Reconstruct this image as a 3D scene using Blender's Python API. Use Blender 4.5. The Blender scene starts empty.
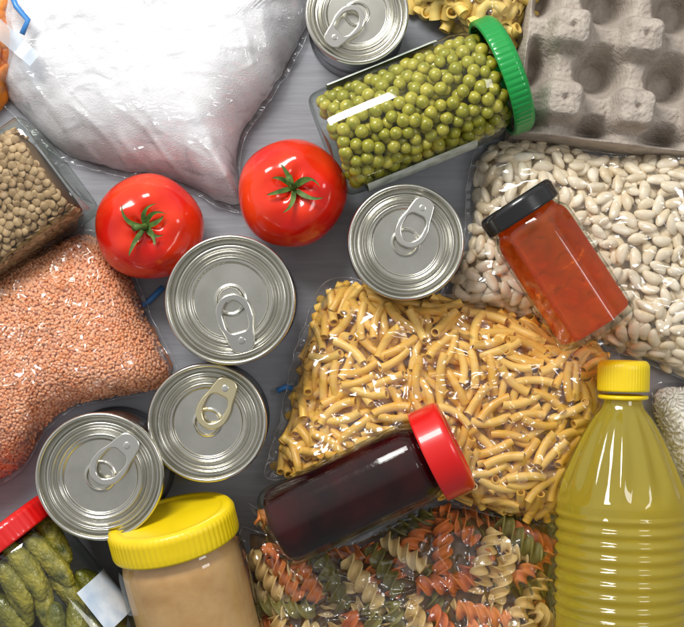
import bpy, math, random
import numpy as np
from mathutils import Vector, Matrix, noise, Euler
random.seed(7); rng=np.random.default_rng(7)
H=12.0
def W(px,py,z=0.0):
    k=(H-z)/H/100.0
    return Vector(((px-342)*k,(313.5-py)*k,z))
def PR(r,z): return r/100.0*(H-z)/H
col=bpy.context.scene.collection
def lin(c):
    if isinstance(c,str):
        c=c.lstrip('#'); c=[int(c[i:i+2],16)/255 for i in (0,2,4)]
    return tuple((x/12.92 if x<=0.04045 else ((x+0.055)/1.055)**2.4) for x in c)+(1.0,)

# ------------------------------------------------------------ materials
def newmat(name):
    m=bpy.data.materials.new(name); m.use_nodes=True
    nt=m.node_tree; nt.nodes.clear()
    out=nt.nodes.new('ShaderNodeOutputMaterial')
    return m,nt,out
def N(nt,t,**k):
    n=nt.nodes.new(t)
    for a,b in k.items(): setattr(n,a,b)
    return n
def mixc(nt,fac,a,b):
    n=nt.nodes.new('ShaderNodeMix'); n.data_type='RGBA'
    if isinstance(fac,(int,float)): n.inputs[0].default_value=fac
    else: nt.links.new(fac,n.inputs[0])
    for v,i in ((a,6),(b,7)):
        if isinstance(v,tuple): n.inputs[i].default_value=v
        else: nt.links.new(v,n.inputs[i])
    return n.outputs[2]
def pmat(name,c,rough=.5,metal=0,var=None,rand=None,bump=None,coat=0,sss=0,trans=0,ior=1.45,spec=.5,translucent=0,clear=None):
    m,nt,out=newmat(name)
    b=N(nt,'ShaderNodeBsdfPrincipled')
    b.inputs['Roughness'].default_value=rough; b.inputs['Metallic'].default_value=metal
    b.inputs['Coat Weight'].default_value=coat; b.inputs['Coat Roughness'].default_value=.05
    b.inputs['Transmission Weight'].default_value=trans; b.inputs['IOR'].default_value=ior
    b.inputs['Specular IOR Level'].default_value=spec
    if sss:
        b.inputs['Subsurface Weight'].default_value=sss
        b.inputs['Subsurface Radius'].default_value=(.1,.05,.03); b.inputs['Subsurface Scale'].default_value=.5
    c0=lin(c); src=c0
    tc=N(nt,'ShaderNodeTexCoord')
    if rand:
        oi=N(nt,'ShaderNodeObjectInfo'); ge=N(nt,'ShaderNodeNewGeometry')
        ad=N(nt,'ShaderNodeMath',operation='ADD'); fr=N(nt,'ShaderNodeMath',operation='FRACT')
        nt.links.new(oi.outputs['Random'],ad.inputs[0]); nt.links.new(ge.outputs['Random Per Island'],ad.inputs[1])
        nt.links.new(ad.outputs[0],fr.inputs[0])
        src=mixc(nt,fr.outputs[0],src,lin(rand))
    if var:
        no=N(nt,'ShaderNodeTexNoise'); no.inputs['Scale'].default_value=var[1]; no.inputs['Detail'].default_value=5
        nt.links.new(tc.outputs['Object'],no.inputs['Vector'])
        ra=N(nt,'ShaderNodeMapRange'); ra.inputs[1].default_value=.38; ra.inputs[2].default_value=.66
        nt.links.new(no.outputs[0],ra.inputs[0])
        src=mixc(nt,ra.outputs[0],src,lin(var[0]))
    if isinstance(src,tuple): b.inputs['Base Color'].default_value=src
    else: nt.links.new(src,b.inputs['Base Color'])
    if bump:
        no=N(nt,'ShaderNodeTexNoise'); no.inputs['Scale'].default_value=bump[0]; no.inputs['Detail'].default_value=6
        nt.links.new(tc.outputs['Object'],no.inputs['Vector'])
        bu=N(nt,'ShaderNodeBump'); bu.inputs['Strength'].default_value=bump[1]; bu.inputs['Distance'].default_value=.02
        nt.links.new(no.outputs[0],bu.inputs['Height']); nt.links.new(bu.outputs[0],b.inputs['Normal'])
    sh=b.outputs[0]
    def mixs(a,b_,f):
        q=N(nt,'ShaderNodeMixShader'); q.inputs[0].default_value=f
        nt.links.new(a,q.inputs[1]); nt.links.new(b_,q.inputs[2]); return q.outputs[0]
    if clear:
        tp=N(nt,'ShaderNodeBsdfTransparent'); tp.inputs[0].default_value=lin(clear[0])
        sh=mixs(sh,tp.outputs[0],clear[1])
    if translucent:
        tr=N(nt,'ShaderNodeBsdfTranslucent'); di=N(nt,'ShaderNodeBsdfDiffuse')
        for q in (tr,di):
            if isinstance(src,tuple): q.inputs['Color'].default_value=src
            else: nt.links.new(src,q.inputs['Color'])
        sh=mixs(sh,mixs(tr.outputs[0],di.outputs[0],.5),translucent)
    nt.links.new(sh,out.inputs[0])
    return m
def clearmat(name,tint=(.96,.985,.96),edge=(.42,.48,.42),rough=.04,gain=.6,haze=0.0,hazecol=(.9,.9,.92),bump=None,base=0.045):
    m,nt,out=newmat(name)
    tr=N(nt,'ShaderNodeBsdfTransparent'); gl=N(nt,'ShaderNodeBsdfGlossy'); gl.inputs['Roughness'].default_value=rough
    lw=N(nt,'ShaderNodeLayerWeight'); lw.inputs[0].default_value=.5
    pe=N(nt,'ShaderNodeMath',operation='POWER'); pe.inputs[1].default_value=3
    nt.links.new(lw.outputs['Facing'],pe.inputs[0])
    nt.links.new(mixc(nt,pe.outputs[0],tuple(tint)+(1,),tuple(edge)+(1,)),tr.inputs[0])
    lf=N(nt,'ShaderNodeLayerWeight'); lf.inputs[0].default_value=.5
    if bump:
        tc=N(nt,'ShaderNodeTexCoord'); mp=N(nt,'ShaderNodeMapping'); mp.inputs['Scale'].default_value=bump[2]
        mp.inputs['Rotation'].default_value=(0,0,bump[3])
        nt.links.new(tc.outputs['Object'],mp.inputs[0])
        no=N(nt,'ShaderNodeTexNoise'); no.inputs['Scale'].default_value=bump[0]*.5; no.inputs['Detail'].default_value=2; no.inputs['Distortion'].default_value=.6
        nt.links.new(mp.outputs[0],no.inputs['Vector'])
        wn=N(nt,'ShaderNodeTexNoise'); wn.inputs['Scale'].default_value=1.6; wn.inputs['Detail'].default_value=2
        nt.links.new(mp.outputs[0],wn.inputs['Vector'])
        va=N(nt,'ShaderNodeVectorMath',operation='MULTIPLY_ADD'); va.inputs[1].default_value=(.9,.9,.9)
        nt.links.new(wn.outputs['Color'],va.inputs[0]); nt.links.new(mp.outputs[0],va.inputs[2])
        vo=N(nt,'ShaderNodeTexVoronoi'); vo.inputs['Scale'].default_value=bump[0]*.42
        nt.links.new(va.outputs[0],vo.inputs['Vector'])
        sm=N(nt,'ShaderNodeMath',operation='MULTIPLY_ADD'); sm.inputs[1].default_value=.9
        nt.links.new(vo.outputs['Distance'],sm.inputs[0]); nt.links.new(no.outputs[0],sm.inputs[2])
        bu=N(nt,'ShaderNodeBump'); bu.inputs['Strength'].default_value=bump[1]; bu.inputs['Distance'].default_value=.16
        nt.links.new(sm.outputs[0],bu.inputs['Height'])
        nt.links.new(bu.outputs[0],gl.inputs['Normal']); nt.links.new(bu.outputs[0],lf.inputs['Normal'])
    pw=N(nt,'ShaderNodeMath',operation='POWER'); pw.inputs[1].default_value=4
    nt.links.new(lf.outputs['Facing'],pw.inputs[0])
    mu=N(nt,'ShaderNodeMath',operation='MULTIPLY_ADD',use_clamp=True); mu.inputs[1].default_value=gain; mu.inputs[2].default_value=base
    nt.links.new(pw.outputs[0],mu.inputs[0])
    sh=tr.outputs[0]
    if haze:
        di=N(nt,'ShaderNodeBsdfDiffuse'); di.inputs[0].default_value=tuple(hazecol)+(1,)
        mh=N(nt,'ShaderNodeMixShader'); mh.inputs[0].default_value=haze
        nt.links.new(sh,mh.inputs[1]); nt.links.new(di.outputs[0],mh.inputs[2]); sh=mh.outputs[0]
    mx=N(nt,'ShaderNodeMixShader')
    nt.links.new(mu.outputs[0],mx.inputs[0]); nt.links.new(sh,mx.inputs[1]); nt.links.new(gl.outputs[0],mx.inputs[2])
    nt.links.new(mx.outputs[0],out.inputs[0])
    return m

M={}
M['tin']=pmat('tin_lid','#d2d0c6',.23,1,var=('#bfbdb2',2.5),bump=(3,.05))
M['tinside']=pmat('tin_side','#b5b6b8',.25,1,bump=(4,.1))
M['tab']=pmat('tab_metal','#d6d4cc',.2,1)
M['tabgold']=pmat('tab_gold','#d6cba6',.25,.9)
M['tomato']=pmat('tomato_skin','#c9160a',.17,0,var=('#db3a12',1.8),coat=.3,sss=.05,bump=(5,.12))
M['calyx']=pmat('tomato_calyx','#56702c',.6,var=('#34501a',12))
M['glass']=clearmat('jar_glass',base=.055)
M['darkglass']=clearmat('jar_glass_clear',base=.03,gain=.5)
M['petglass']=clearmat('bottle_plastic',(.99,.99,.97),(.78,.77,.62),base=.055,gain=.6)
M['film']=clearmat('bag_film',(.99,.99,.99),(.8,.82,.85),.12,.7,.015,bump=(3.2,.9,(1,2.0,1),.5),base=.10)
M['film2']=clearmat('bag_film_b',(.99,.99,.99),(.8,.82,.85),.12,.7,.01,bump=(3,.9,(2.2,1,1),.7),base=.085)
M['filmwhite']=clearmat('bag_film_w',(.985,.985,.985),(.62,.64,.66),.1,.5,.02,bump=(3,1.,(1,2.6,1),-.8),base=.07)
M['seam']=clearmat('bag_seam',(.97,.97,.98),(.7,.72,.75),.12,.6,.08,base=.08)
M['pea']=pmat('pea_skin','#a09a28',.3,rand='#c4b448',var=('#87841e',9),coat=.3)
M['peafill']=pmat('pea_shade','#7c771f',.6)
M['greenlid']=pmat('green_lid','#0c8a3a',.28,coat=.4)
M['redlid']=pmat('red_lid','#cf1210',.3,coat=.4,bump=(6,.05))
M['blacklid']=pmat('black_lid','#131315',.25,coat=.5,bump=(8,.06))
M['yellowlid']=pmat('yellow_lid','#edcf12',.4,coat=.2,var=('#e6c60c',3))
M['label']=pmat('paper_label','#d9ded6',.5,var=('#a8b4a4',9))
M['labelb']=pmat('blue_label','#dfe6ee',.5,var=('#8fabc8',2.5))
M['honey']=pmat('honey','#ff962e',.08,trans=1,ior=1.25,translucent=.24,clear=('#ff8a22',.40),var=('#f2661a',1.0))
M['jam']=pmat('jam','#180305',.08,spec=.3,var=('#380709',2.4),bump=(4,.2))
M['oil']=pmat('oil','#fff066',.02,trans=1,ior=1.3,translucent=.30,clear=('#fff07a',.45))
M['peanut']=pmat('peanut_butter','#dcae78',.5,var=('#c79660',3.2),bump=(3.5,.8))
M['gherkin']=pmat('gherkin_skin','#7d7a22',.3,rand='#b09e38',var=('#4c5018',5),coat=.5,bump=(24,1.))
M['shade_core']=pmat('pickle_shade','#24260c',.4)
M['redlentil']=pmat('red_lentil','#ea9a64',.6,rand='#f5bc94')
M['redlentilfill']=pmat('red_lentil_deep','#d98a58',.8,var=('#c67a48',30))
M['brownlentil']=pmat('brown_lentil','#937552',.5,rand='#c2a27a',var=('#7e6242',10))
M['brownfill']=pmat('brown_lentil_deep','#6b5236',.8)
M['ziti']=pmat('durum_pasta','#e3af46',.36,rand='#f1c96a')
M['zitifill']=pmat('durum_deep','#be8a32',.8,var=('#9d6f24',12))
M['shell']=pmat('pale_pasta','#e2bf64',.45,rand='#edd27c')
M['fus1']=pmat('plain_spiral','#deba74',.5,rand='#ecd296')
M['fus2']=pmat('tomato_spiral','#d46c2e',.5,rand='#e4904c')
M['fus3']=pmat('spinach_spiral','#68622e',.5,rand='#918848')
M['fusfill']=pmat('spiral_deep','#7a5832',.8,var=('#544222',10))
M['bean']=pmat('bean_skin','#e8d9bc',.36,rand='#f2e8d2',coat=.1,var=('#dcc8a2',6))
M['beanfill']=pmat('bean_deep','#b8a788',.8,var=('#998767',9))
M['rice']=pmat('rice_grain','#ece7da',.4,rand='#f5f1e8')
M['sugar']=pmat('white_powder','#e2e2e4',.9,var=('#d8d8db',3),bump=(60,.35))
M['pulp']=pmat('grey_pulp','#b5aa9e',.95,var=('#a0958a',7),bump=(30,1.))
M['apricot']=pmat('dried_apricot','#e37a14',.4,rand='#f09a30',bump=(14,.5))
M['bluezip']=pmat('blue_zip','#3f7fc0',.3)
M['whiteplastic']=clearmat('white_plastic',(.75,.85,.95),(.6,.7,.85),.1,.6,.35,(.8,.88,.98),base=.06)

# ------------------------------------------------------------ mesh helpers
def mkmesh(name,v,f,mat=None,smooth=True):
    me=bpy.data.meshes.new(name); me.from_pydata([tuple(x) for x in v],[],[tuple(int(i) for i in q) for q in f]); me.update()
    if smooth: me.shade_smooth()
    if mat: me.materials.append(mat)
    return me
def obj(name,me,mx=None,root=None,**props):
    o=bpy.data.objects.new(name,me); col.objects.link(o)
    if mx is None: mx=Matrix.Identity(4)
    if root is not None:
        o.parent=root
    o.matrix_basis=mx
    for k,v in props.items(): o[k]=v
    return o
def thing(name,label,cat,mx,group=None):
    o=bpy.data.objects.new(name,None); o.empty_display_size=.1; col.objects.link(o); o.matrix_basis=mx
    o['label']=label; o['category']=cat
    if group: o['group']=group
    return o
def lathe(name,prof,n=72,mat=None,mod=None,smooth=True):
    v=[];f=[];rings=[]
    for j,(r,z) in enumerate(prof):
        if r<1e-6:
            rings.append([len(v)]); v.append((0,0,z)); continue
        ring=[]
        for i in range(n):
            a=2*math.pi*i/n
            k=mod(a,j) if mod else 1
            ring.append(len(v)); v.append((r*k*math.cos(a),r*k*math.sin(a),z))
        rings.append(ring)
    for a,b in zip(rings,rings[1:]):
        for i in range(n):
            i2=(i+1)%n
            if len(a)==1 and len(b)==1: continue
            if len(a)==1: f.append((a[0],b[i2],b[i]))
            elif len(b)==1: f.append((a[i],a[i2],b[0]))
            else: f.append((a[i],a[i2],b[i2],b[i]))
    return mkmesh(name,v,f,mat,smooth)
def rounded(prof,k=3,rad=.25):
    p=[Vector(q) for q in prof]
    for _ in range(k):
        q=[p[0]]
        for a,b in zip(p,p[1:]):
            q+= [a.lerp(b,rad),a.lerp(b,1-rad)]
        q.append(p[-1]); p=q
    return [(max(a.x,0),a.y) for a in p]
def tube(pts,rad,n=10,cap=True):
    v=[];f=[]
    pts=[Vector(p) for p in pts]
    for i,p in enumerate(pts):
        d=(pts[min(i+1,len(pts)-1)]-pts[max(i-1,0)]).normalized()
        up=Vector((0,0,1)) if abs(d.z)<.95 else Vector((1,0,0))
        x=d.cross(up).normalized(); y=x.cross(d)
        r=rad[i] if isinstance(rad,(list,tuple)) else rad
        for k in range(n):
            a=2*math.pi*k/n; v.append(p+x*r*math.cos(a)+y*r*math.sin(a))
    for i in range(len(pts)-1):
        for k in range(n):
            k2=(k+1)%n; f.append((i*n+k,i*n+k2,(i+1)*n+k2,(i+1)*n+k))
    if cap:
        f.append(tuple(range(n))[::-1]); f.append(tuple((len(pts)-1)*n+k for k in range(n)))
    return v,f
def axis_frame(base,top):
    z=(top-base).normalized(); up=Vector((0,0,1))
    x=up.cross(z).normalized(); y=z.cross(x)
    m=Matrix((x,y,z)).transposed().to_4x4(); m.translation=base
    return m,(top-base).length
def merged(name,base,mats,mat):
    bv=np.array([v.co[:] for v in base.vertices]); bf=[tuple(p.vertices) for p in base.polygons]
    nv=len(bv); V=[]
    for i,m in enumerate(mats):
        A=np.array(m); V.append(bv@A[:3,:3].T+A[:3,3])
    V=np.concatenate(V)
    me=bpy.data.meshes.new(name)
    me.vertices.add(len(V)); me.vertices.foreach_set('co',V.astype(np.float32).ravel())
    loops=np.concatenate([np.array(q) for q in bf]); sizes=np.array([len(q) for q in bf])
    K=len(mats)
    L=(loops[None,:]+nv*np.arange(K)[:,None]).ravel()
    me.loops.add(len(L)); me.loops.foreach_set('vertex_index',L.astype(np.int32))
    st=np.concatenate([[0],np.cumsum(sizes)[:-1]])
    S=(st[None,:]+len(loops)*np.arange(K)[:,None]).ravel()
    me.polygons.add(len(S)); me.polygons.foreach_set('loop_start',S.astype(np.int32))
    me.update(calc_edges=True); me.validate(); me.shade_smooth()
    me.materials.append(mat)
    return me
def distribute(root,single,plural,base,mats,mat,nind=100):
    inv=root.matrix_basis.inverted()
    loc=[inv@m for m in mats]
    for m in loc[:nind]:
        obj(single,base,m,root)
    if len(loc)>nind:
        obj(plural,merged(plural,base,loc[nind:],mat),None,root,kind='stuff')

# ------------------------------------------------------------ base small shapes
def ico(name,mat,sub,scale=(1,1,1),fn=None):
    import bmesh
    bm=bmesh.new(); bmesh.ops.create_icosphere(bm,subdivisions=sub,radius=1)
    for v in bm.verts:
        c=Vector((v.co.x*scale[0],v.co.y*scale[1],v.co.z*scale[2]))
        if fn: c=fn(c)
        v.co=c
    me=bpy.data.meshes.new(name); bm.to_mesh(me); bm.free(); me.shade_smooth(); me.materials.append(mat); return me
def ziti_mesh(name,mat,L=.38,R=.048,r=.032,bend=.25,n=14,seg=6):
    v=[];f=[]
    for rad in (R,r):
        for i in range(seg+1):
            t=i/seg-.5; x=t*L; y=bend*(x*x)/L*2
            d=math.atan(bend*4*x/L)
            for k in range(n):
                a=2*math.pi*k/n
                oy=rad*math.cos(a); oz=rad*math.sin(a)
                v.append((x-oy*math.sin(d),y+oy*math.cos(d),oz))
    o=(seg+1)*n
    for i in range(seg):
        for k in range(n):
            k2=(k+1)%n
            f.append((i*n+k,(i+1)*n+k,(i+1)*n+k2,i*n+k2)); f.append((o+i*n+k,o+i*n+k2,o+(i+1)*n+k2,o+(i+1)*n+k))
    for base,flip in ((0,0),(seg*n,1)):
        q=len(v)
        for k in range(n): v.append(v[base+k])
        for k in range(n): v.append(v[o+base+k])
        for k in range(n):
            k2=(k+1)%n
            fc=(q+k,q+k2,q+n+k2,q+n+k); f.append(fc[::-1] if flip else fc)
    return mkmesh(name,v,f,mat)
def fusilli_mesh(name,mat,L=.5,R=.085,turns=1.6):
    v=[];f=[];seg=40
    cs=[]
    for b in range(3):
        a=b*2*math.pi/3
        cs+= [(.28,a-1.047),(.64,a-.28),(.97,a-.16),(1.0,a),(.97,a+.16),(.64,a+.28)]
    n=len(cs)
    for i in range(seg+1):
        t=i/seg; ph=t*turns*2*math.pi
        k=1-.12*abs(2*t-1)**4
        for (q,a) in cs: v.append(((t-.5)*L,R*k*q*math.cos(a+ph),R*k*q*math.sin(a+ph)))
    for i in range(seg):
        for k in range(n):
            k2=(k+1)%n; f.append((i*n+k,(i+1)*n+k,(i+1)*n+k2,i*n+k2))
    f.append(tuple(range(n))); f.append(tuple(seg*n+k for k in range(n))[::-1])
    return mkmesh(name,v,f,mat)

# ------------------------------------------------------------ bags
def catmull(pts,per=14):
    out=[];n=len(pts)
    for i in range(n):
        p0,p1,p2,p3=(np.array(pts[(i+k-1)%n]) for k in range(4))
        for j in range(per):
            t=j/per
            out.append(.5*((2*p1)+(-p0+p2)*t+(2*p0-5*p1+4*p2-p3)*t*t+(-p0+3*p1-3*p2+p3)*t**3))
    return np.array(out)
class Bag:
    def __init__(s,pts,T,p=3.,q=.55,inner=.93,seed=0,lump=.1,c=None):
        P=np.array([W(x,y)[:2] for x,y in pts]); B=catmull(P)
        s.c=B.mean(0) if c is None else np.array(W(*c)[:2])
        d=B-s.c; a=np.arctan2(d[:,1],d[:,0]); r=np.hypot(d[:,0],d[:,1])
        o=np.argsort(a); a=a[o]; r=r[o]
        s.a=np.concatenate([a-2*np.pi,a,a+2*np.pi]); s.r=np.tile(r,3)
        s.T=T;s.p=p;s.q=q;s.inner=inner;s.seed=seed;s.lump=lump
        s.lo=B.min(0); s.hi=B.max(0)
    def R(s,a): return np.interp(a,s.a,s.r)
    def s_of(s,x,y):
        dx=x-s.c[0]; dy=y-s.c[1]
        return math.hypot(dx,dy)/float(s.R(math.atan2(dy,dx)))
    def h(s,x,y):
        u=min(s.s_of(x,y)/s.inner,1)
        return s.T*(1-u**s.p)**s.q*(1+s.lump*noise.noise(Vector((x*1.3,y*1.3,s.seed))))
    def normal(s,x,y):
        e=.06
        gx=(s.h(x+e,y)-s.h(x-e,y))/(2*e); gy=(s.h(x,y+e)-s.h(x,y-e))/(2*e)
        gx=max(-1.2,min(1.2,gx)); gy=max(-1.2,min(1.2,gy))
        return Vector((-gx,-gy,1)).normalized()
    def sheet(s,name,mat,root,off=.03,wr=.03,segs=240,rings=90,smax=1.0,zmin=.015,wscale=2.2,seam=False,radial=2.6,crease=0,**props):
        v=[];f=[];edgepts=[]
        cx,cy=s.c
        v.append((cx,cy,s.h(cx,cy)+off))
        for j in range(1,rings+1):
            t=(j/rings)**.8*smax
            for i in range(segs):
                a=2*math.pi*i/segs-math.pi; rr=float(s.R(a))
                edge=1+.018*noise.noise(Vector((math.cos(a)*5,math.sin(a)*5,s.seed)))+.010*noise.noise(Vector((math.cos(a)*16,math.sin(a)*16,s.seed+5)))
                x=cx+math.cos(a)*rr*t*edge; y=cy+math.sin(a)*rr*t*edge
                h=s.h(x,y)
                if wr:
                    q=Vector((x*wscale,y*wscale,s.seed*3.1))
                    wv=Vector((noise.noise(q*.7)*1.5,noise.noise(q*.7+Vector((9,9,9)))*1.5,0))
                    n1=noise.noise(q*.8+wv); rid=max(1-abs(n1)*3.2,0)**2
                    n2=noise.noise(q*2.1+wv*1.3+Vector((4,1,0))); rid2=max(1-abs(n2)*3.5,0)**2
                    rad=noise.noise(Vector((math.cos(a)*rr*4,math.sin(a)*rr*4,s.seed)))*max(0,t-.5)
                    z=h+off+wr*(rid+.6*rid2)+wr*radial*rad
                    if crease:
                        u=x*.5-y*.85; w_=x*.85+y*.5
                        n3=noise.noise(Vector((w_*1.7+.35*noise.noise(Vector((u,w_,2))),u*.45,s.seed)))
                        n4=noise.noise(Vector((w_*3.6,u*1.1,s.seed+4)))
                        z+=crease*(max(0,1-abs(n3)*6)+.5*max(0,1-abs(n4)*5))*min(1,t*1.6)
                else: z=h+off
                v.append((x,y,max(z,zmin)))
                if j==rings: edgepts.append(Vector((x,y,max(z,zmin))))
        for i in range(segs):
            f.append((0,1+i,1+(i+1)%segs))
        for j in range(rings-1):
            o=1+j*segs
            for i in range(segs):
                i2=(i+1)%segs; f.append((o+i,o+segs+i,o+segs+i2,o+i2))
        inv=root.matrix_basis.inverted()
        v=[inv@Vector(p) for p in v]
        ob=obj(name,mkmesh(name,v,f,mat),None,root,**props)
        if seam:
            e=[inv@p for p in edgepts]; e.append(e[0])
            tv,tf=tube(e,.006,6,False)
            obj('bag_seam',mkmesh('bag_seam',tv,tf,M['seam']),None,root)
        return ob
    def scatter(s,L,R,layers,tries,mind,smax=.88,tilt=.15,dz=None,align=None):
        out=[]
        for ly in range(layers):
            S=np.zeros((0,5,3)); cnt=0
            tt=np.linspace(-.5,.5,5)[:,None]
            for _ in range(tries):
                x=random.uniform(s.lo[0],s.hi[0]); y=random.uniform(s.lo[1],s.hi[1])
                if s.s_of(x,y)>smax: continue
                if abs(x)>3.8 or abs(y)>3.5: continue
                nrm=s.normal(x,y); z=s.h(x,y)-R*1.0-ly*(dz or R*1.6)
                if z<R*.6: 
                    if ly>0: continue
                    z=R*.8
                yaw=random.uniform(0,2*math.pi)
                d=Vector((math.cos(yaw),math.sin(yaw),random.uniform(-tilt,tilt)))
                d=(d-nrm*d.dot(nrm)+nrm*random.uniform(-tilt,tilt)).normalized()
                c=Vector((x,y,z))
                hl=(L/2-R) if L>2*R else 0
                if hl>.1:
                    e1=c+d*hl; e2=c-d*hl
                    if s.s_of(e1.x,e1.y)>s.inner*.99 or s.s_of(e2.x,e2.y)>s.inner*.99: continue
                seg=np.array(c)[None,:]+tt*np.array(d)[None,:]*2*hl
                if len(S):
                    dd=np.linalg.norm(S[:,:,None,:]-seg[None,None,:,:],axis=3).min()
                    if dd<mind: continue
                S=np.concatenate([S,seg[None]])
                y_=nrm.cross(d).normalized(); z_=d.cross(y_)
                m=Matrix((d,y_,z_)).transposed().to_4x4()
                m=m@Matrix.Rotation(random.uniform(0,6.28) if align is None else random.gauss(0,align),4,'X')
                sc=random.uniform(.90,1.08)
                m=m@Matrix.Scale(sc,4); m.translation=c
                out.append(m)
        return out
def bagthing(name,label,bag,cat='bag of food'):
    return thing(name,label,cat,Matrix.Translation((bag.c[0],bag.c[1],0)))
def zipper(root,pts,name='zip_slider'):
    inv=root.matrix_basis.inverted()
    v,f=tube([inv@p for p in pts],.028,8)
    return obj(name,mkmesh(name,v,f,M['bluezip']),None,root)

# table
tb=mkmesh('table',[(-14,-14,0),(14,-14,0),(14,14,0),(-14,14,0)],[(0,1,2,3)],None,False)
m,nt,out=newmat('painted_wood'); b=N(nt,'ShaderNodeBsdfPrincipled'); b.inputs['Roughness'].default_value=.55
tc=N(nt,'ShaderNodeTexCoord'); mp=N(nt,'ShaderNodeMapping'); mp.inputs['Scale'].default_value=(.5,6,1)
no=N(nt,'ShaderNodeTexNoise'); no.inputs['Scale'].default_value=3; no.inputs['Detail'].default_value=8
nt.links.new(tc.outputs['Object'],mp.inputs[0]); nt.links.new(mp.outputs[0],no.inputs['Vector'])
nt.links.new(mixc(nt,no.outputs[0],lin('#787a80'),lin('#94969c')),b.inputs['Base Color'])
bu=N(nt,'ShaderNodeBump'); bu.inputs['Strength'].default_value=.25; bu.inputs['Distance'].default_value=.02
nt.links.new(no.outputs[0],bu.inputs['Height']); nt.links.new(bu.outputs[0],b.inputs['Normal']); nt.links.new(b.outputs[0],out.inputs[0])
tb.materials.append(m)
obj('table',tb,kind='structure',label='grey painted wooden table top under the food')

# ------------------------------------------------------------ cans
def tab_mesh(mat):
    cu=bpy.data.curves.new('t','CURVE'); cu.dimensions='2D'; cu.fill_mode='BOTH'; cu.extrude=.010; cu.bevel_depth=.012; cu.bevel_resolution=2
    def spl(pts):
        sp=cu.splines.new('BEZIER'); sp.bezier_points.add(len(pts)-1)
        for b,(x,y) in zip(sp.bezier_points,pts):
            b.co=(x,y,0); b.handle_left_type=b.handle_right_type='AUTO'
        sp.use_cyclic_u=True
    spl([(.23,0),(.20,.085),(.13,.11),(.04,.125),(-.10,.155),(-.24,.12),(-.30,0),(-.24,-.12),(-.10,-.155),(.04,-.125),(.13,-.11),(.20,-.085)])
    spl([(.06,0),(.04,.088),(-.08,.12),(-.20,.092),(-.262,0),(-.20,-.092),(-.08,-.12),(.04,-.088)])
    o=bpy.data.objects.new('t',cu); col.objects.link(o)
    dg=bpy.context.evaluated_depsgraph_get(); dg.update()
    me=bpy.data.meshes.new_from_object(o.evaluated_get(dg)); bpy.data.objects.remove(o)
    me.name='pull_tab'; me.materials.clear(); me.materials.append(mat); me.shade_smooth()
    return me
TAB=tab_mesh(M['tab']); TABG=tab_mesh(M['tabgold'])
RIV=lathe('rivet',rounded([(.045,0),(.045,.03),(.03,.04),(0,.04)],2),24,M['tab'])
def can(px,py,rpx,ht,tabpx,label,gold=False,z0=0):
    R=PR(rpx,ht); c=W(px,py,ht)
    root=thing('food_can',label,'tin can',Matrix.Translation((c.x,c.y,z0)),'ring pull food cans'); h=ht-z0
    pr=[(0,.03),(R-.08,.03),(R-.05,0),(R-.02,.0),(R-.015,.05),(R-.045,.08)]
    z=.12
    while z<h-.16:
        k=.012*math.sin((z-.12)*40) if .25<z<h-.25 else 0
        pr.append((R-.045+k,z)); z+=.02
    pr+=[(R-.045,h-.1),(R-.02,h-.075)]
    obj('can_body',lathe('can_body',pr,96,M['tinside']),None,root)
    pr=[(R-.022,h-.09),(R-.004,h-.08),(R,h-.05),(R,h-.02),(R-.008,h-.004),(R-.02,h),(R-.034,h-.006),(R-.042,h-.03),(R-.048,h-.085),(R-.06,h-.10),(R-.078,h-.10),(R-.088,h-.085),(R-.092,h-.06),(R-.1,h-.055)]
    base=h-.055; r=R-.11
    K=120
    for i in range(K+1):
        rr=r*(1-i/K); u=rr/R; dz=0
        for (c0,w,a) in ((.79,.012,-.014),(.745,.014,.016),(.70,.012,-.014),(.655,.013,.014),(.22,.02,.010)):
            dz+=a*math.exp(-((u-c0)/w)**2)
        t=min(max((.60-u)/.035,0),1); dz-=.02*t*t*(3-2*t)
        pr.append((rr if i<K else 0,base+dz))
    obj('lid',lathe('lid',pr,128,M['tin']),None,root)
    d=W(tabpx[0],tabpx[1],ht)-c; ang=math.atan2(d.y,d.x)
    sc=R/.60
    mid=Vector((math.cos(ang),math.sin(ang),0))*R*.43
    mt=Matrix.Translation((mid.x,mid.y,base+.045))@Matrix.Rotation(ang,4,'Z')@Matrix.Rotation(.06,4,'Y')@Matrix.Scale(sc,4)
    t=obj('pull_tab',TABG if gold else TAB,mt,root)
    obj('rivet',RIV,Matrix.Translation((.13,0,-.015)),t)
can(357,12,52,.8,(341,30),'silver ring pull tin can beside the jar of peas')
can(406,242,58.5,.85,(424,205),'silver ring pull tin can below the jar of peas')
can(230,300,65.5,.9,(243,345),'silver ring pull tin can beside the two tomatoes')
can(207,423,60,.72,(227,385),'silver tin can with a brass coloured ring pull',gold=True)
can(99,477,64.5,.98,(130,442),'silver ring pull tin can against the red lentil bag')

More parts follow.
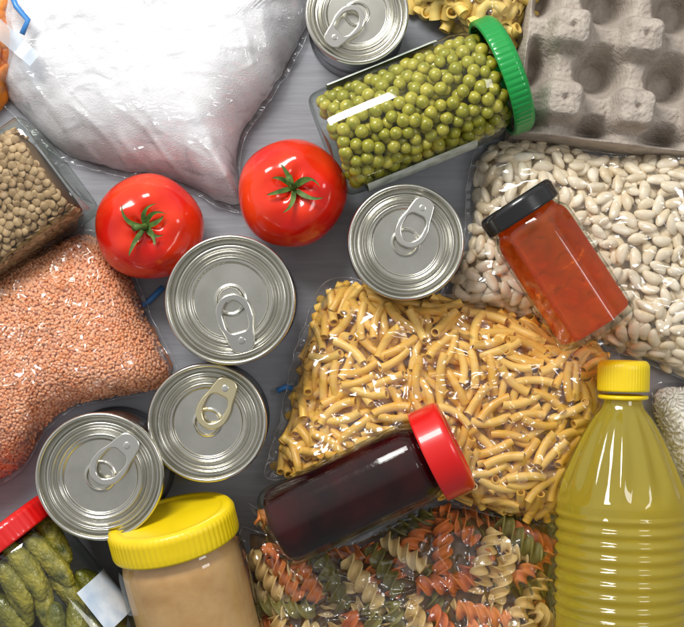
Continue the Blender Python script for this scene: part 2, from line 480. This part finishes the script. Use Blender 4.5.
# ------------------------------------------------------------ tomatoes
def tomato(px,py,rpx,rotz,tilt,label,seed):
    R=PR(rpx,.45); c=W(px,py,.45)
    root=thing('tomato',label,'tomato',Matrix.Translation((c.x,c.y,.43)),'red tomatoes')
    v=[];f=[];n=80;k=48
    v.append((0,0,.80*R*.82))
    for j in range(1,k):
        ph=math.pi*j/k
        for i in range(n):
            a=2*math.pi*i/n
            lob=1+(.011*math.cos(5*a+seed)+.012*math.cos(3*a+seed*2)+.012*math.cos(2*a+seed))*math.sin(ph)**.7
            r=R*math.sin(ph)**.92*lob
            z=R*.84*math.cos(ph)
            dim=math.exp(-(ph/.32)**2); z-=dim*R*.17*(1+.35*math.cos(5*a+seed))
            z+=.03*R*math.exp(-((ph-.6)/.3)**2)*math.cos(5*a+seed)
            v.append((r*math.cos(a),r*math.sin(a),z))
    v[0]=(0,0,R*.84-R*.18)
    v.append((0,0,-R*.84))
    for i in range(n): f.append((0,1+i,1+(i+1)%n))
    for j in range(k-2):
        o=1+j*n
        for i in range(n): i2=(i+1)%n; f.append((o+i,o+n+i,o+n+i2,o+i2))
    o=1+(k-2)*n
    for i in range(n): f.append((o+i,len(v)-1,o+(i+1)%n))
    rot=Euler((tilt[0],tilt[1],rotz)).to_matrix().to_4x4()
    obj('fruit',mkmesh('fruit',v,f,M['tomato']),rot,root)
    v=[];f=[]
    zz=R*.67
    for s in range(7):
        a=s*2*math.pi/7+random.uniform(-.35,.35); L=random.uniform(.18,.32); o=len(v); seg=12
        cur=random.uniform(-.9,.9); lift=random.uniform(0,.12)
        for i in range(seg+1):
            t=i/seg; aa=a+cur*t*t
            x=math.cos(aa)*L*t; y=math.sin(aa)*L*t
            z=zz+.055*math.sin(t*2.6)+.03*t+lift*t*t
            w=.022*(1-t)**.6*(.6+.8*math.sin(min(t*3,1.57)))+.002
            px_=-math.sin(aa)*w; py_=math.cos(aa)*w
            v+=[(x+px_,y+py_,z+.006),(x,y,z+.0),(x-px_,y-py_,z+.006)]
        for i in range(seg):
            b=o+i*3; f+=[(b,b+3,b+4,b+1),(b+1,b+4,b+5,b+2)]
    sx,sy=random.uniform(-.1,.1),random.uniform(-.1,.1)
    tv,tf=tube([(0,0,zz-.02),(sx*.15,sy*.15,zz+.07),(sx*.6,sy*.6,zz+.14),(sx*1.4,sy*1.4,zz+.19)],[.045,.028,.024,.034],10)
    o=len(v); v+=tv; f+=[tuple(o+i for i in q) for q in tf]
    obj('calyx',mkmesh('calyx',v,f,M['calyx']),rot,root)
tomato(149,227,53.5,.4,(.08,0.04),'ripe red tomato with green calyx beside the lentil jar',1.)
tomato(292,193,54.5,1.9,(.08,.03),'ripe red tomato with green calyx beside the pea jar',2.6)

# ------------------------------------------------------------ jars
def lidmesh(R,t,mat,ribs=0,amp=.012,name='lid'):
    pr=[(R*.93,0),(R,.0),(R,.02)]+[(R,t*k) for k in (.3,.5,.7)]+[(R,t-.05),(R-.012,t-.02),(R-.03,t-.004),(R-.05,t),(R-.085,t),(R-.10,t-.004),(R-.108,t-.014),(R-.125,t-.018),(R-.16,t-.018),(R*.6,t-.018),(R*.3,t-.018),(0,t-.018)]
    def mod(a,j):
        if ribs and 2<=j<=6: return 1+amp*math.copysign(abs(math.cos(a*ribs/2))**.6,1)
        return 1
    return lathe(name,pr,max(96,ribs*6) if ribs else 96,mat,mod)
def on_surface(R,L,z0,rad,mind,tries,sq=None,depths=(0,)):
    out=[]
    for dp in depths:
        P=np.zeros((0,3))
        for _ in range(tries):
            a=random.uniform(-.35,math.pi+.35); z=random.uniform(z0,z0+L)
            k=sq(a) if sq else 1
            rr=(R-rad-dp)*k
            p=np.array((rr*math.cos(a),rr*math.sin(a),z))
            if len(P) and np.linalg.norm(P-p,axis=1).min()<mind: continue
            P=np.concatenate([P,p[None]])
            out.append((Vector(p),a))
    return out
def label_patch(root,R,a0,a1,z0,z1,mat):
    v=[];f=[];n=40
    for i in range(n+1):
        a=math.radians(a0+(a1-a0)*i/n)
        for z in (z0,z1): v.append((R*math.cos(a),R*math.sin(a),z))
    for i in range(n): f.append((2*i,2*i+2,2*i+3,2*i+1))
    obj('paper_label',mkmesh('paper_label',v,f,mat),None,root)
# pea jar
zc=.57
B=W(326,147,zc); T=W(496,78,zc); mx,L=axis_frame(B,T)
root=thing('pea_jar','glass jar of green peas lying down with green lid','jar of peas',mx)
R=PR(56,zc)
pr=rounded([(0,.05),(R*.6,.0),(R*.93,.0),(R,.16),(R,L-.42),(R*.99,L-.16),(R*.88,L-.05),(R*.88,L+.02)],3)
obj('glass_jar',lathe('glass_jar',pr,96,M['glass'],lambda a,j:1+.008*math.cos(4*a)),None,root)
base=ico('pea',M['pea'],2,(.068,.068,.065))
ms=[]
def rmax(z): 
    return 1-.16*max(0,1-(z-.06)/.14)-.14*max(0,(z-(L-.18))/.18)
for p,a in on_surface(R-.03,L-.17,.11,.066,.102,24000,depths=(0,.07)):
    k=rmax(p.z); p=Vector((p.x*k,p.y*k,p.z))
    ms.append(mx@(Matrix.Translation(p)@Euler((random.random()*6,random.random()*6,0)).to_matrix().to_4x4()@Matrix.Scale(random.uniform(.84,1.08),4)))
ms=sorted(ms,key=lambda m:-m.translation.z)
distribute(root,'pea','peas',base,ms,M['pea'])
obj('shade_core',lathe('shade_core',[(0,.12),(R-.17,.12),(R-.17,L-.12),(0,L-.12)],48,M['peafill']),None,root)  # opaque filler core; shade between the peas is put into its colour
obj('lid',lidmesh(PR(60,zc),.21,M['greenlid'],60,.012),Matrix.Translation((0,0,L-.04)),root)
label_patch(root,R*1.008+.008,155,384,.22,L-.42,M['label'])

# honey jar (faceted)
zc=.86
B=W(600,332,zc); T=W(523,214,zc); mx,L=axis_frame(B,T)
root=thing('honey_jar','faceted glass jar of amber honey on the bean bag','jar of honey',mx@Matrix.Rotation(math.radians(15),4,'Z'))
R=PR(41,zc)
def facet(n,soft=.9):
    def g(a,j=0):
        s=math.pi/n; t=((a+s)%(2*s))-s
        return (math.cos(s)/math.cos(t))*soft+(1-soft)*math.cos(s)
    return g
fc=facet(6,.85)
pr=rounded([(0,.0),(R*.9,.0),(R*1.06,.03),(R*1.06,.12),(R*1.06,L-.24),(R*1.03,L-.14),(R*.86,L-.06),(R*.84,L)],2)
def hm(a,j):
    z=pr[j][1]; k=min(1,max(0,(L-.08-z)/.1)); return fc(a)*k+(1-k)
obj('honey',lathe('honey',[(r*.93,z*.94+.06) for r,z in pr]+[(0,L-.02)],96,M['honey'],lambda a,j:hm(a,min(j,len(pr)-1))),None,root)
obj('glass_jar',lathe('glass_jar',pr,96,M['glass'],hm),None,root)
obj('lid',lidmesh(PR(41,zc),.19,M['blacklid']),Matrix.Translation((0,0,L-.03)),root)

# jam jar
B=W(272,531,.82); T=W(433,455,.95); mx,L=axis_frame(B,T)
root=thing('jam_jar','jar of dark berry jam with bright red lid on pasta bags','jar of jam',mx)
R=PR(45,.9)
pr=rounded([(0,.05),(R*.6,.0),(R*.93,.02),(R*1.0,.16),(R*.97,L*.5),(R*1.0,L-.3),(R*.97,L-.14),(R*.86,L-.05),(R*.84,L)],3)
f8=facet(10,.2)
obj('jam',lathe('jam',[(r*.94,z*.94+.05) for r,z in pr]+[(0,L)],120,M['jam'],lambda a,j:f8(a)),None,root)
obj('glass_jar',lathe('glass_jar',pr,120,M['darkglass'],lambda a,j:f8(a)),None,root)
obj('lid',lidmesh(PR(47.5,.95),.29,M['redlid']),Matrix.Translation((0,0,L-.05)),root)

# peanut butter jar
B=W(215,690,.5); T=W(176,540,.78); mx,L=axis_frame(B,T)
root=thing('peanut_butter_jar','glass jar of peanut butter with ribbed yellow lid lying down','jar of peanut butter',mx)
R=PR(64,.7)
pr=rounded([(0,.03),(R*.8,.0),(R,.03),(R,.2),(R,L-.3),(R*.99,L-.14),(R*.9,L-.05),(R*.9,L)],3)
obj('peanut_butter',lathe('peanut_butter',[(r*.93,z*.99) for r,z in pr]+[(0,L)],96,M['peanut']),None,root)
obj('glass_jar',lathe('glass_jar',pr,96,M['glass']),None,root)
obj('lid',lidmesh(PR(64,.8),.27,M['yellowlid'],70,.012),Matrix.Translation((0,0,L-.02)),root)

# pickle jar
zc=.6
B=W(100,664,zc); T=W(6,546,zc); mx,L=axis_frame(B,T)
root=thing('pickle_jar','glass jar of green gherkins with a red lid lying down','jar of pickles',mx)
R=PR(59,zc)
pr=rounded([(0,.03),(R*.8,.0),(R,.03),(R,.2),(R,L-.3),(R*.97,L-.1),(R*.88,L-.02),(R*.88,L)],3)
obj('glass_jar',lathe('glass_jar',pr,96,M['glass']),None,root)
obj('shade_core',lathe('shade_core',[(0,.1),(R-.24,.1),(R-.24,L-.1),(0,L-.1)],48,M['shade_core']),None,root)  # opaque core in place of brine; dark colour paints the shade between gherkins
def gk(c):
    c=Vector(c); k=1+.12*max(0,noise.noise(c*34))+.20*max(0,noise.noise(c*60+Vector((5,5,5))))
    t=abs(c.x)/.33; k*=1+.12*(t**4)
    c=Vector((c.x,c.y*k,c.z*k)); c.y+=.4*c.x*c.x
    return c
gh=ico('gherkin',M['gherkin'],5,(.33,.105,.105),gk)
P=[]
for dp,ly in ((.14,0),(.21,1)):
  Q=[]
  for _ in range(5000):
    a=random.uniform(-.2,math.pi+.2); z=random.uniform(.18,L-.18); rr=R-dp
    p=Vector((rr*math.cos(a),rr*math.sin(a),z)); 
    yaw=random.gauss(.25,.45)
    tg=Vector((-math.sin(a),math.cos(a),0)); d=(Vector((0,0,1))*math.cos(yaw)+tg*math.sin(yaw))
    pts=[p+d*t for t in (-.22,-.11,0,.11,.22)]
    if any((q-w).length<.165 for q in pts for pp in Q for w in pp[0]): continue
    Q.append((pts,p,d,a))
  P+=Q
for pts,p,d,a in P:
    nr=Vector((math.cos(a),math.sin(a),0)); y=nr.cross(d).normalized(); z=d.cross(y)
    m=Matrix((d,y,z)).transposed().to_4x4(); m.translation=p
    obj('gherkin',gh,m@Matrix.Rotation(random.uniform(-1,1),4,'X')@Matrix.Scale(random.uniform(.8,1.1),4),root)
obj('lid',lidmesh(PR(61,zc),.22,M['redlid'],50,.01),Matrix.Translation((0,0,L-.03)),root)
label_patch(root,R+.008,132,300,.22,L-.75,M['labelb'])

# brown lentil jar (square)
zc=.5
T=W(-60,255,zc); B=W(62,164,zc); mx,L=axis_frame(B,T)
root=thing('lentil_jar','square glass jar of brown lentils lying on its side','jar of lentils',mx)
R=PR(57,zc)
def sq(a,j=0):
    n=5; return 1/((abs(math.cos(a))**n+abs(math.sin(a))**n)**(1/n))
pr=rounded([(0,.05),(R*.7,.04),(R*.85,.0),(R*.97,.02),(R,.1),(R,L-.1),(R*.9,L)],3)
obj('glass_jar',lathe('glass_jar',pr,96,M['glass'],sq),None,root)
lent=ico('lentil',M['brownlentil'],2,(.044,.044,.016))
ms=[]
for p,a in on_surface(R-.05,L-.24,.15,.02,.055,14000,sq,(0,.02,.04)):
    nn=Vector((0,1,0)) if abs(math.cos(a))<.72 else Vector((math.copysign(1,math.cos(a)),0,0))
    nn=(nn+Vector([random.gauss(0,.2) for _ in range(3)])).normalized()
    q=nn.to_track_quat('Z','Y').to_matrix().to_4x4(); q.translation=p; ms.append(mx@q@Matrix.Scale(random.uniform(.85,1.1),4))
obj('brown_lentils',merged('brown_lentils',lent,[mx.inverted()@m for m in ms],M['brownlentil']),None,root,kind='stuff')
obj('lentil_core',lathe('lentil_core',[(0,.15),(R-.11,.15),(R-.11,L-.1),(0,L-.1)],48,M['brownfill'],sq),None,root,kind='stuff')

# oil bottle
zc=.66
T=W(623,404,zc-.02); B=W(619,690,zc); mx,L=axis_frame(B,T)
root=thing('oil_bottle','clear ribbed plastic bottle of yellow cooking oil with yellow cap','bottle of oil',mx)
R=PR(66,zc)
def zof(py): return (690-py)/286*L
pr=[(0,.05),(R*.8,0),(R,.06)]
py=678
while py>500:
    k=.026*math.cos(py*2*math.pi/12.5) if 510<py<612 else 0
    pr.append((R*(1+k),zof(py))); py-=1.6
for py,r in ((496,65),(488,64),(478,60.5),(466,55.5),(452,49),(438,42),(426,35),(416,28),(409,22),(403,19.5),(396,19)):
    pr.append((PR(r,zc),zof(py)))
def om(a,j):
    z=pr[min(j,len(pr)-1)][1]; py=690-z/L*286
    k=max(0,min(1,(498-py)/14))*max(0,min(1,(py-405)/15))
    return 1-.07*k*abs(math.sin(a*7))**1.5
obj('oil',lathe('oil',[(r*.96,z) for r,z in pr]+[(0,pr[-1][1])],144,M['oil'],om),None,root)
obj('plastic_bottle',lathe('plastic_bottle',pr,144,M['petglass'],om),None,root)
obj('neck_ring',lathe('neck_ring',rounded([(.18,0),(.235,0),(.235,.04),(.18,.04)],1),64,M['yellowlid']),Matrix.Translation((0,0,zof(399))),root)
capm=lidmesh(PR(25.5,zc),.29,M['yellowlid'],50,.012,'cap')
obj('cap',capm,Matrix.Translation((0,0,zof(391))),root)

# ------------------------------------------------------------ bags of dry food
# white powder
bg=Bag([(10,-60),(340,-60),(322,0),(304,45),(276,95),(250,132),(240,168),(246,210),(222,209),(196,194),(150,180),(105,174),(56,154),(26,126),(-2,95),(-12,60)],.60,p=3.0,q=.65,seed=1,lump=.10,c=(170,60),inner=.955)
root=bagthing('powder_bag','clear plastic bag full of fine white sugar',bg,'bag of sugar')
bg.sheet('white_sugar',M['sugar'],root,off=0,wr=.016,smax=.95,zmin=.01,wscale=1.5,radial=5,crease=.035,kind='stuff')
bg.sheet('plastic_bag',M['filmwhite'],root,off=.035,wr=.03,wscale=2.0,radial=4,crease=.06,segs=300,rings=120,seam=True)
# red lentils
bg=Bag([(-60,310),(-10,278),(40,250),(88,230),(118,246),(136,275),(154,318),(178,368),(162,390),(120,398),(76,408),(46,432),(30,462),(4,482),(-60,500)],.66,p=3.4,q=.5,seed=2,c=(50,345),inner=.96)
root=bagthing('lentil_bag','clear plastic bag of split red lentils',bg,'bag of lentils')
lm=ico('red_lentil',M['redlentil'],1,(.021,.021,.010)); ms=[]
for ly in range(2):
    x=-4.0
    while x<-1.6:
        y=-2.1
        while y<.9:
            X=x+random.uniform(-.015,.015); Y=y+random.uniform(-.015,.015)
            if bg.s_of(X,Y)<.945:
                m=Euler((random.gauss(0,.45),random.gauss(0,.45),0)).to_matrix().to_4x4(); m.translation=(X,Y,bg.h(X,Y)+.005-ly*.010+random.uniform(-.005,.005)); ms.append(root.matrix_basis.inverted()@m)
            y+=.027
        x+=.027
obj('red_lentils',merged('red_lentils',lm,ms,M['redlentil']),None,root,kind='stuff')
bg.sheet('lentil_core',M['redlentilfill'],root,off=-.015,wr=0,smax=.955,zmin=.005,segs=160,rings=60,kind='stuff')
bg.sheet('plastic_bag',M['film'],root,off=.05,wr=.04,wscale=1.6,crease=.045,seam=True)
zipper(root,[W(139,308,.05),W(150,300,.05),W(163,287,.05)])
# ziti bag
bg=Bag([(328,281),(400,290),(480,300),(550,323),(614,350),(610,400),(588,450),(562,518),(510,518),(450,500),(380,470),(330,464),(268,476),(280,420),(296,350)],.58,p=3.6,q=.5,seed=3,c=(440,395),inner=.945)
root=bagthing('pasta_bag','clear bag of yellow ziti pasta tubes under jam jar',bg,'bag of pasta')
zm=ziti_mesh('pasta_tube',M['ziti'],.37,.043,.031,.22)
ms=bg.scatter(.37,.043,3,20000,.073,smax=.93,tilt=.2,dz=.05)
distribute(root,'pasta_tube','pasta_tubes',zm,ms,M['ziti'])
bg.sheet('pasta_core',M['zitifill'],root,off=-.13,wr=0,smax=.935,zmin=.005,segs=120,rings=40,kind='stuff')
bg.sheet('plastic_bag',M['film'],root,off=.06,wr=.06,wscale=1.5,crease=.06,seam=True)
zipper(root,[W(277,391,.06),W(286,387,.06),W(293,389,.06)])
# fusilli bag
bg=Bag([(248,500),(262,530),(330,545),(400,520),(450,502),(500,512),(556,520),(556,580),(552,680),(400,700),(240,690),(246,600),(240,550)],.5,p=3.6,q=.5,seed=4,c=(400,600),inner=.95)
root=bagthing('spiral_pasta_bag','clear bag of three coloured spiral pasta under jam jar',bg,'bag of pasta')
ms=bg.scatter(.54,.10,2,10000,.155,smax=.93,tilt=.1,dz=.08)
fm=[fusilli_mesh('pasta_spiral',M[k],.54,.104,1.5) for k in ('fus1','fus2','fus3')]
grp=[[],[],[]]
for m in ms: grp[random.choices((0,1,2),(.42,.33,.25))[0]].append(m)
for g,b_,k in zip(grp,fm,('fus1','fus2','fus3')):
    distribute(root,'pasta_spiral','pasta_spirals',b_,g,M[k],33)
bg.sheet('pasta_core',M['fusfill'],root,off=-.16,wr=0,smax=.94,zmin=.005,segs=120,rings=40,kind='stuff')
bg.sheet('plastic_bag',M['film2'],root,off=.06,wr=.06,wscale=1.6,crease=.06,seam=True)
# white beans
bg=Bag([(482,142),(540,140),(610,155),(720,165),(730,395),(690,382),(640,362),(600,345),(540,325),(490,312),(442,300),(462,240),(468,180)],.5,p=3.4,q=.5,seed=5,c=(595,250),inner=.96)
root=bagthing('bean_bag','clear plastic bag of white beans beneath the honey jar',bg,'bag of beans')
def kb(c):
    c=Vector(c); c.y+=1.6*c.x*c.x; return c
bm_=ico('white_bean',M['bean'],3,(.102,.056,.042),kb)
ms=bg.scatter(.2,.048,3,18000,.078,smax=.93,tilt=.25,dz=.05,align=.5)
distribute(root,'white_bean','white_beans',bm_,ms,M['bean'])
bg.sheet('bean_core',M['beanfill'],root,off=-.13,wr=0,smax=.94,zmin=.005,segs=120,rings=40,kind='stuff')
bg.sheet('plastic_bag',M['film'],root,off=.05,wr=.045,wscale=1.4,crease=.04,seam=True)
# pasta bag top
bg=Bag([(395,-70),(550,-70),(532,0),(512,40),(498,60),(470,40),(440,22),(408,6)],.5,p=3,q=.5,seed=6,c=(470,-10),inner=.95)
root=bagthing('pasta_bag','clear bag of pale short pasta beside the pea jar',bg,'bag of pasta')
zm2=ziti_mesh('pasta_tube',M['shell'],.27,.058,.042,.9)
ms=bg.scatter(.27,.058,3,4000,.085,smax=.92,tilt=.25)
distribute(root,'pasta_tube','pasta_tubes',zm2,ms,M['shell'])
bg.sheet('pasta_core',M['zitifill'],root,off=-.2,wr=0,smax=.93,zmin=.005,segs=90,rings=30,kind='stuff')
bg.sheet('plastic_bag',M['film2'],root,off=.05,wr=.055,segs=140,rings=50)
# rice bag
bg=Bag([(650,388),(700,384),(760,400),(770,560),(700,560),(684,500),(664,450)],.45,p=3,q=.5,seed=7,c=(712,470),inner=.96)
root=bagthing('rice_bag','clear plastic bag of white rice beside oil bottle',bg,'bag of rice')
rm=ico('rice_grain',M['rice'],1,(.045,.014,.014))
ms=bg.scatter(.09,.014,3,7000,.022,smax=.93,tilt=.2)
obj('rice_grains',merged('rice_grains',rm,[root.matrix_basis.inverted()@m for m in ms],M['rice']),None,root,kind='stuff')
bg.sheet('rice_core',M['rice'],root,off=-.05,wr=0,smax=.94,zmin=.005,segs=90,rings=30,kind='stuff')
bg.sheet('plastic_bag',M['film'],root,off=.04,wr=.05,segs=140,rings=50)
# apricot bag
bg=Bag([(-60,-60),(20,-60),(38,-10),(34,30),(30,62),(14,92),(-10,122),(-60,130)],.5,p=3,q=.5,seed=8,c=(-20,20),inner=.95)
root=bagthing('dried_fruit_bag','zip bag of orange dried apricots with blue seal',bg,'bag of dried fruit')
am=ico('dried_apricot',M['apricot'],3,(.16,.13,.06),lambda c:c*(1+.12*noise.noise(c*9)))
ms=bg.scatter(.18,.07,3,1500,.13,smax=.9,align=.3,dz=.05)
distribute(root,'dried_apricot','dried_apricots',am,ms,M['apricot'])
bg.sheet('plastic_bag',M['filmwhite'],root,off=.09,wr=.06,segs=140,rings=50)
inv=root.matrix_basis.inverted()
v=[];f=[]
for i in range(13):
    t=i/12; p=W(-12+52*t,8+46*t,.66+.03*math.sin(t*6)); q=W(-22+52*t,22+44*t,.68+.03*math.sin(t*6+1))
    v+=[inv@p,inv@q]
for i in range(12): f.append((2*i,2*i+1,2*i+3,2*i+2))
obj('bag_seal',mkmesh('bag_seal',v,f,M['whiteplastic']),None,root)
zipper(root,[W(10,-10,.66),W(16,6,.67),W(28,20,.68),W(22,34,.68)],'zip_strip')

# ------------------------------------------------------------ egg carton
ang=math.radians(-7)
org=W(575,24,.75); sp=.69
rootm=Matrix.Translation((org.x,org.y,0))@Matrix.Rotation(ang,4,'Z')
root=thing('egg_carton','grey moulded pulp egg tray with raised pegs','egg carton',rootm)
def sst(x,a,b):
    t=min(max((x-a)/(b-a),0),1); return t*t*(3-2*t)
def eh(u,v):
    du=u-round(u); dv=v-round(v); r=math.hypot(du,dv); th=math.atan2(dv,du)
    rc=math.hypot((u-.5)-round(u-.5),(v-.5)-round(v-.5))
    e=min(u+.60,v+1.50)
    z=.46
    z-=.43*(1-sst(rc,.14,.43))*sst(e,.03,.2)
    lob=1+.12*math.cos(4*th)
    rl=r*lob
    pk=1-sst(rl,.22,.38)
    z+=.22*pk+.08*math.sqrt(max(0,1-(rl/.29)**2))
    z-=.06*math.exp(-(r/.04)**2)
    z-= .40*(1-sst(e,-.03,.04))
    z+=.014*noise.noise(Vector((u*5,v*5,0)))+.008*noise.noise(Vector((u*17,v*17,0)))
    return max(z,.01)
v=[];f=[];nu=300;nv=300
u0,u1,v0,v1=-.64,1.9,-1.54,.9
for j in range(nv+1):
    for i in range(nu+1):
        u=u0+(u1-u0)*i/nu; w=v0+(v1-v0)*j/nv
        v.append((u*sp,w*sp,eh(u,w)))
for j in range(nv):
    for i in range(nu):
        a=j*(nu+1)+i; f.append((a,a+1,a+nu+2,a+nu+1))
obj('pulp_tray',mkmesh('pulp_tray',v,f,M['pulp']),None,root)

# ------------------------------------------------------------ light, world, camera
w=bpy.data.worlds.new('World'); bpy.context.scene.world=w; w.use_nodes=True
nt=w.node_tree; nt.nodes.clear()
wo=nt.nodes.new('ShaderNodeOutputWorld'); bgd=nt.nodes.new('ShaderNodeBackground')
tc=nt.nodes.new('ShaderNodeTexCoord'); sx=nt.nodes.new('ShaderNodeSeparateXYZ'); nt.links.new(tc.outputs['Generated'],sx.inputs[0])
mr=nt.nodes.new('ShaderNodeMapRange'); mr.inputs[1].default_value=-.4; mr.inputs[2].default_value=.5
ma=nt.nodes.new('ShaderNodeMath'); ma.operation='MULTIPLY_ADD'; ma.inputs[1].default_value=-.5
nt.links.new(sx.outputs[0],ma.inputs[0]); nt.links.new(sx.outputs[1],ma.inputs[2]); nt.links.new(ma.outputs[0],mr.inputs[0])
nt.links.new(mixc(nt,mr.outputs[0],(.40,.40,.405,1),(1.0,1.0,.99,1)),bgd.inputs[0]); bgd.inputs[1].default_value=.72
nt.links.new(bgd.outputs[0],wo.inputs[0])
def area(name,loc,size,power,colr=(1,1,1)):
    l=bpy.data.lights.new(name,'AREA'); l.shape='RECTANGLE'; l.size=size[0]; l.size_y=size[1]; l.energy=power; l.color=colr
    o=bpy.data.objects.new(name,l); col.objects.link(o); o.location=loc
    o.rotation_euler=(Vector((0,0,0))-Vector(loc)).to_track_quat('-Z','Y').to_euler()
area('window_light',(-3.8,8.2,9),(5.5,3.4),1600,(1,.985,.955))
area('soft_fill',(7,2,9),(3,3),240,(.99,.99,1))
cam=bpy.data.cameras.new('Camera'); co=bpy.data.objects.new('Camera',cam); col.objects.link(co)
co.location=(0,0,H); cam.sensor_width=36; cam.lens=36*H/6.84; cam.clip_start=.1; cam.clip_end=100
bpy.context.scene.camera=co
sc=bpy.context.scene
sc.view_settings.view_transform='Standard'; sc.view_settings.look='None'; sc.view_settings.exposure=0
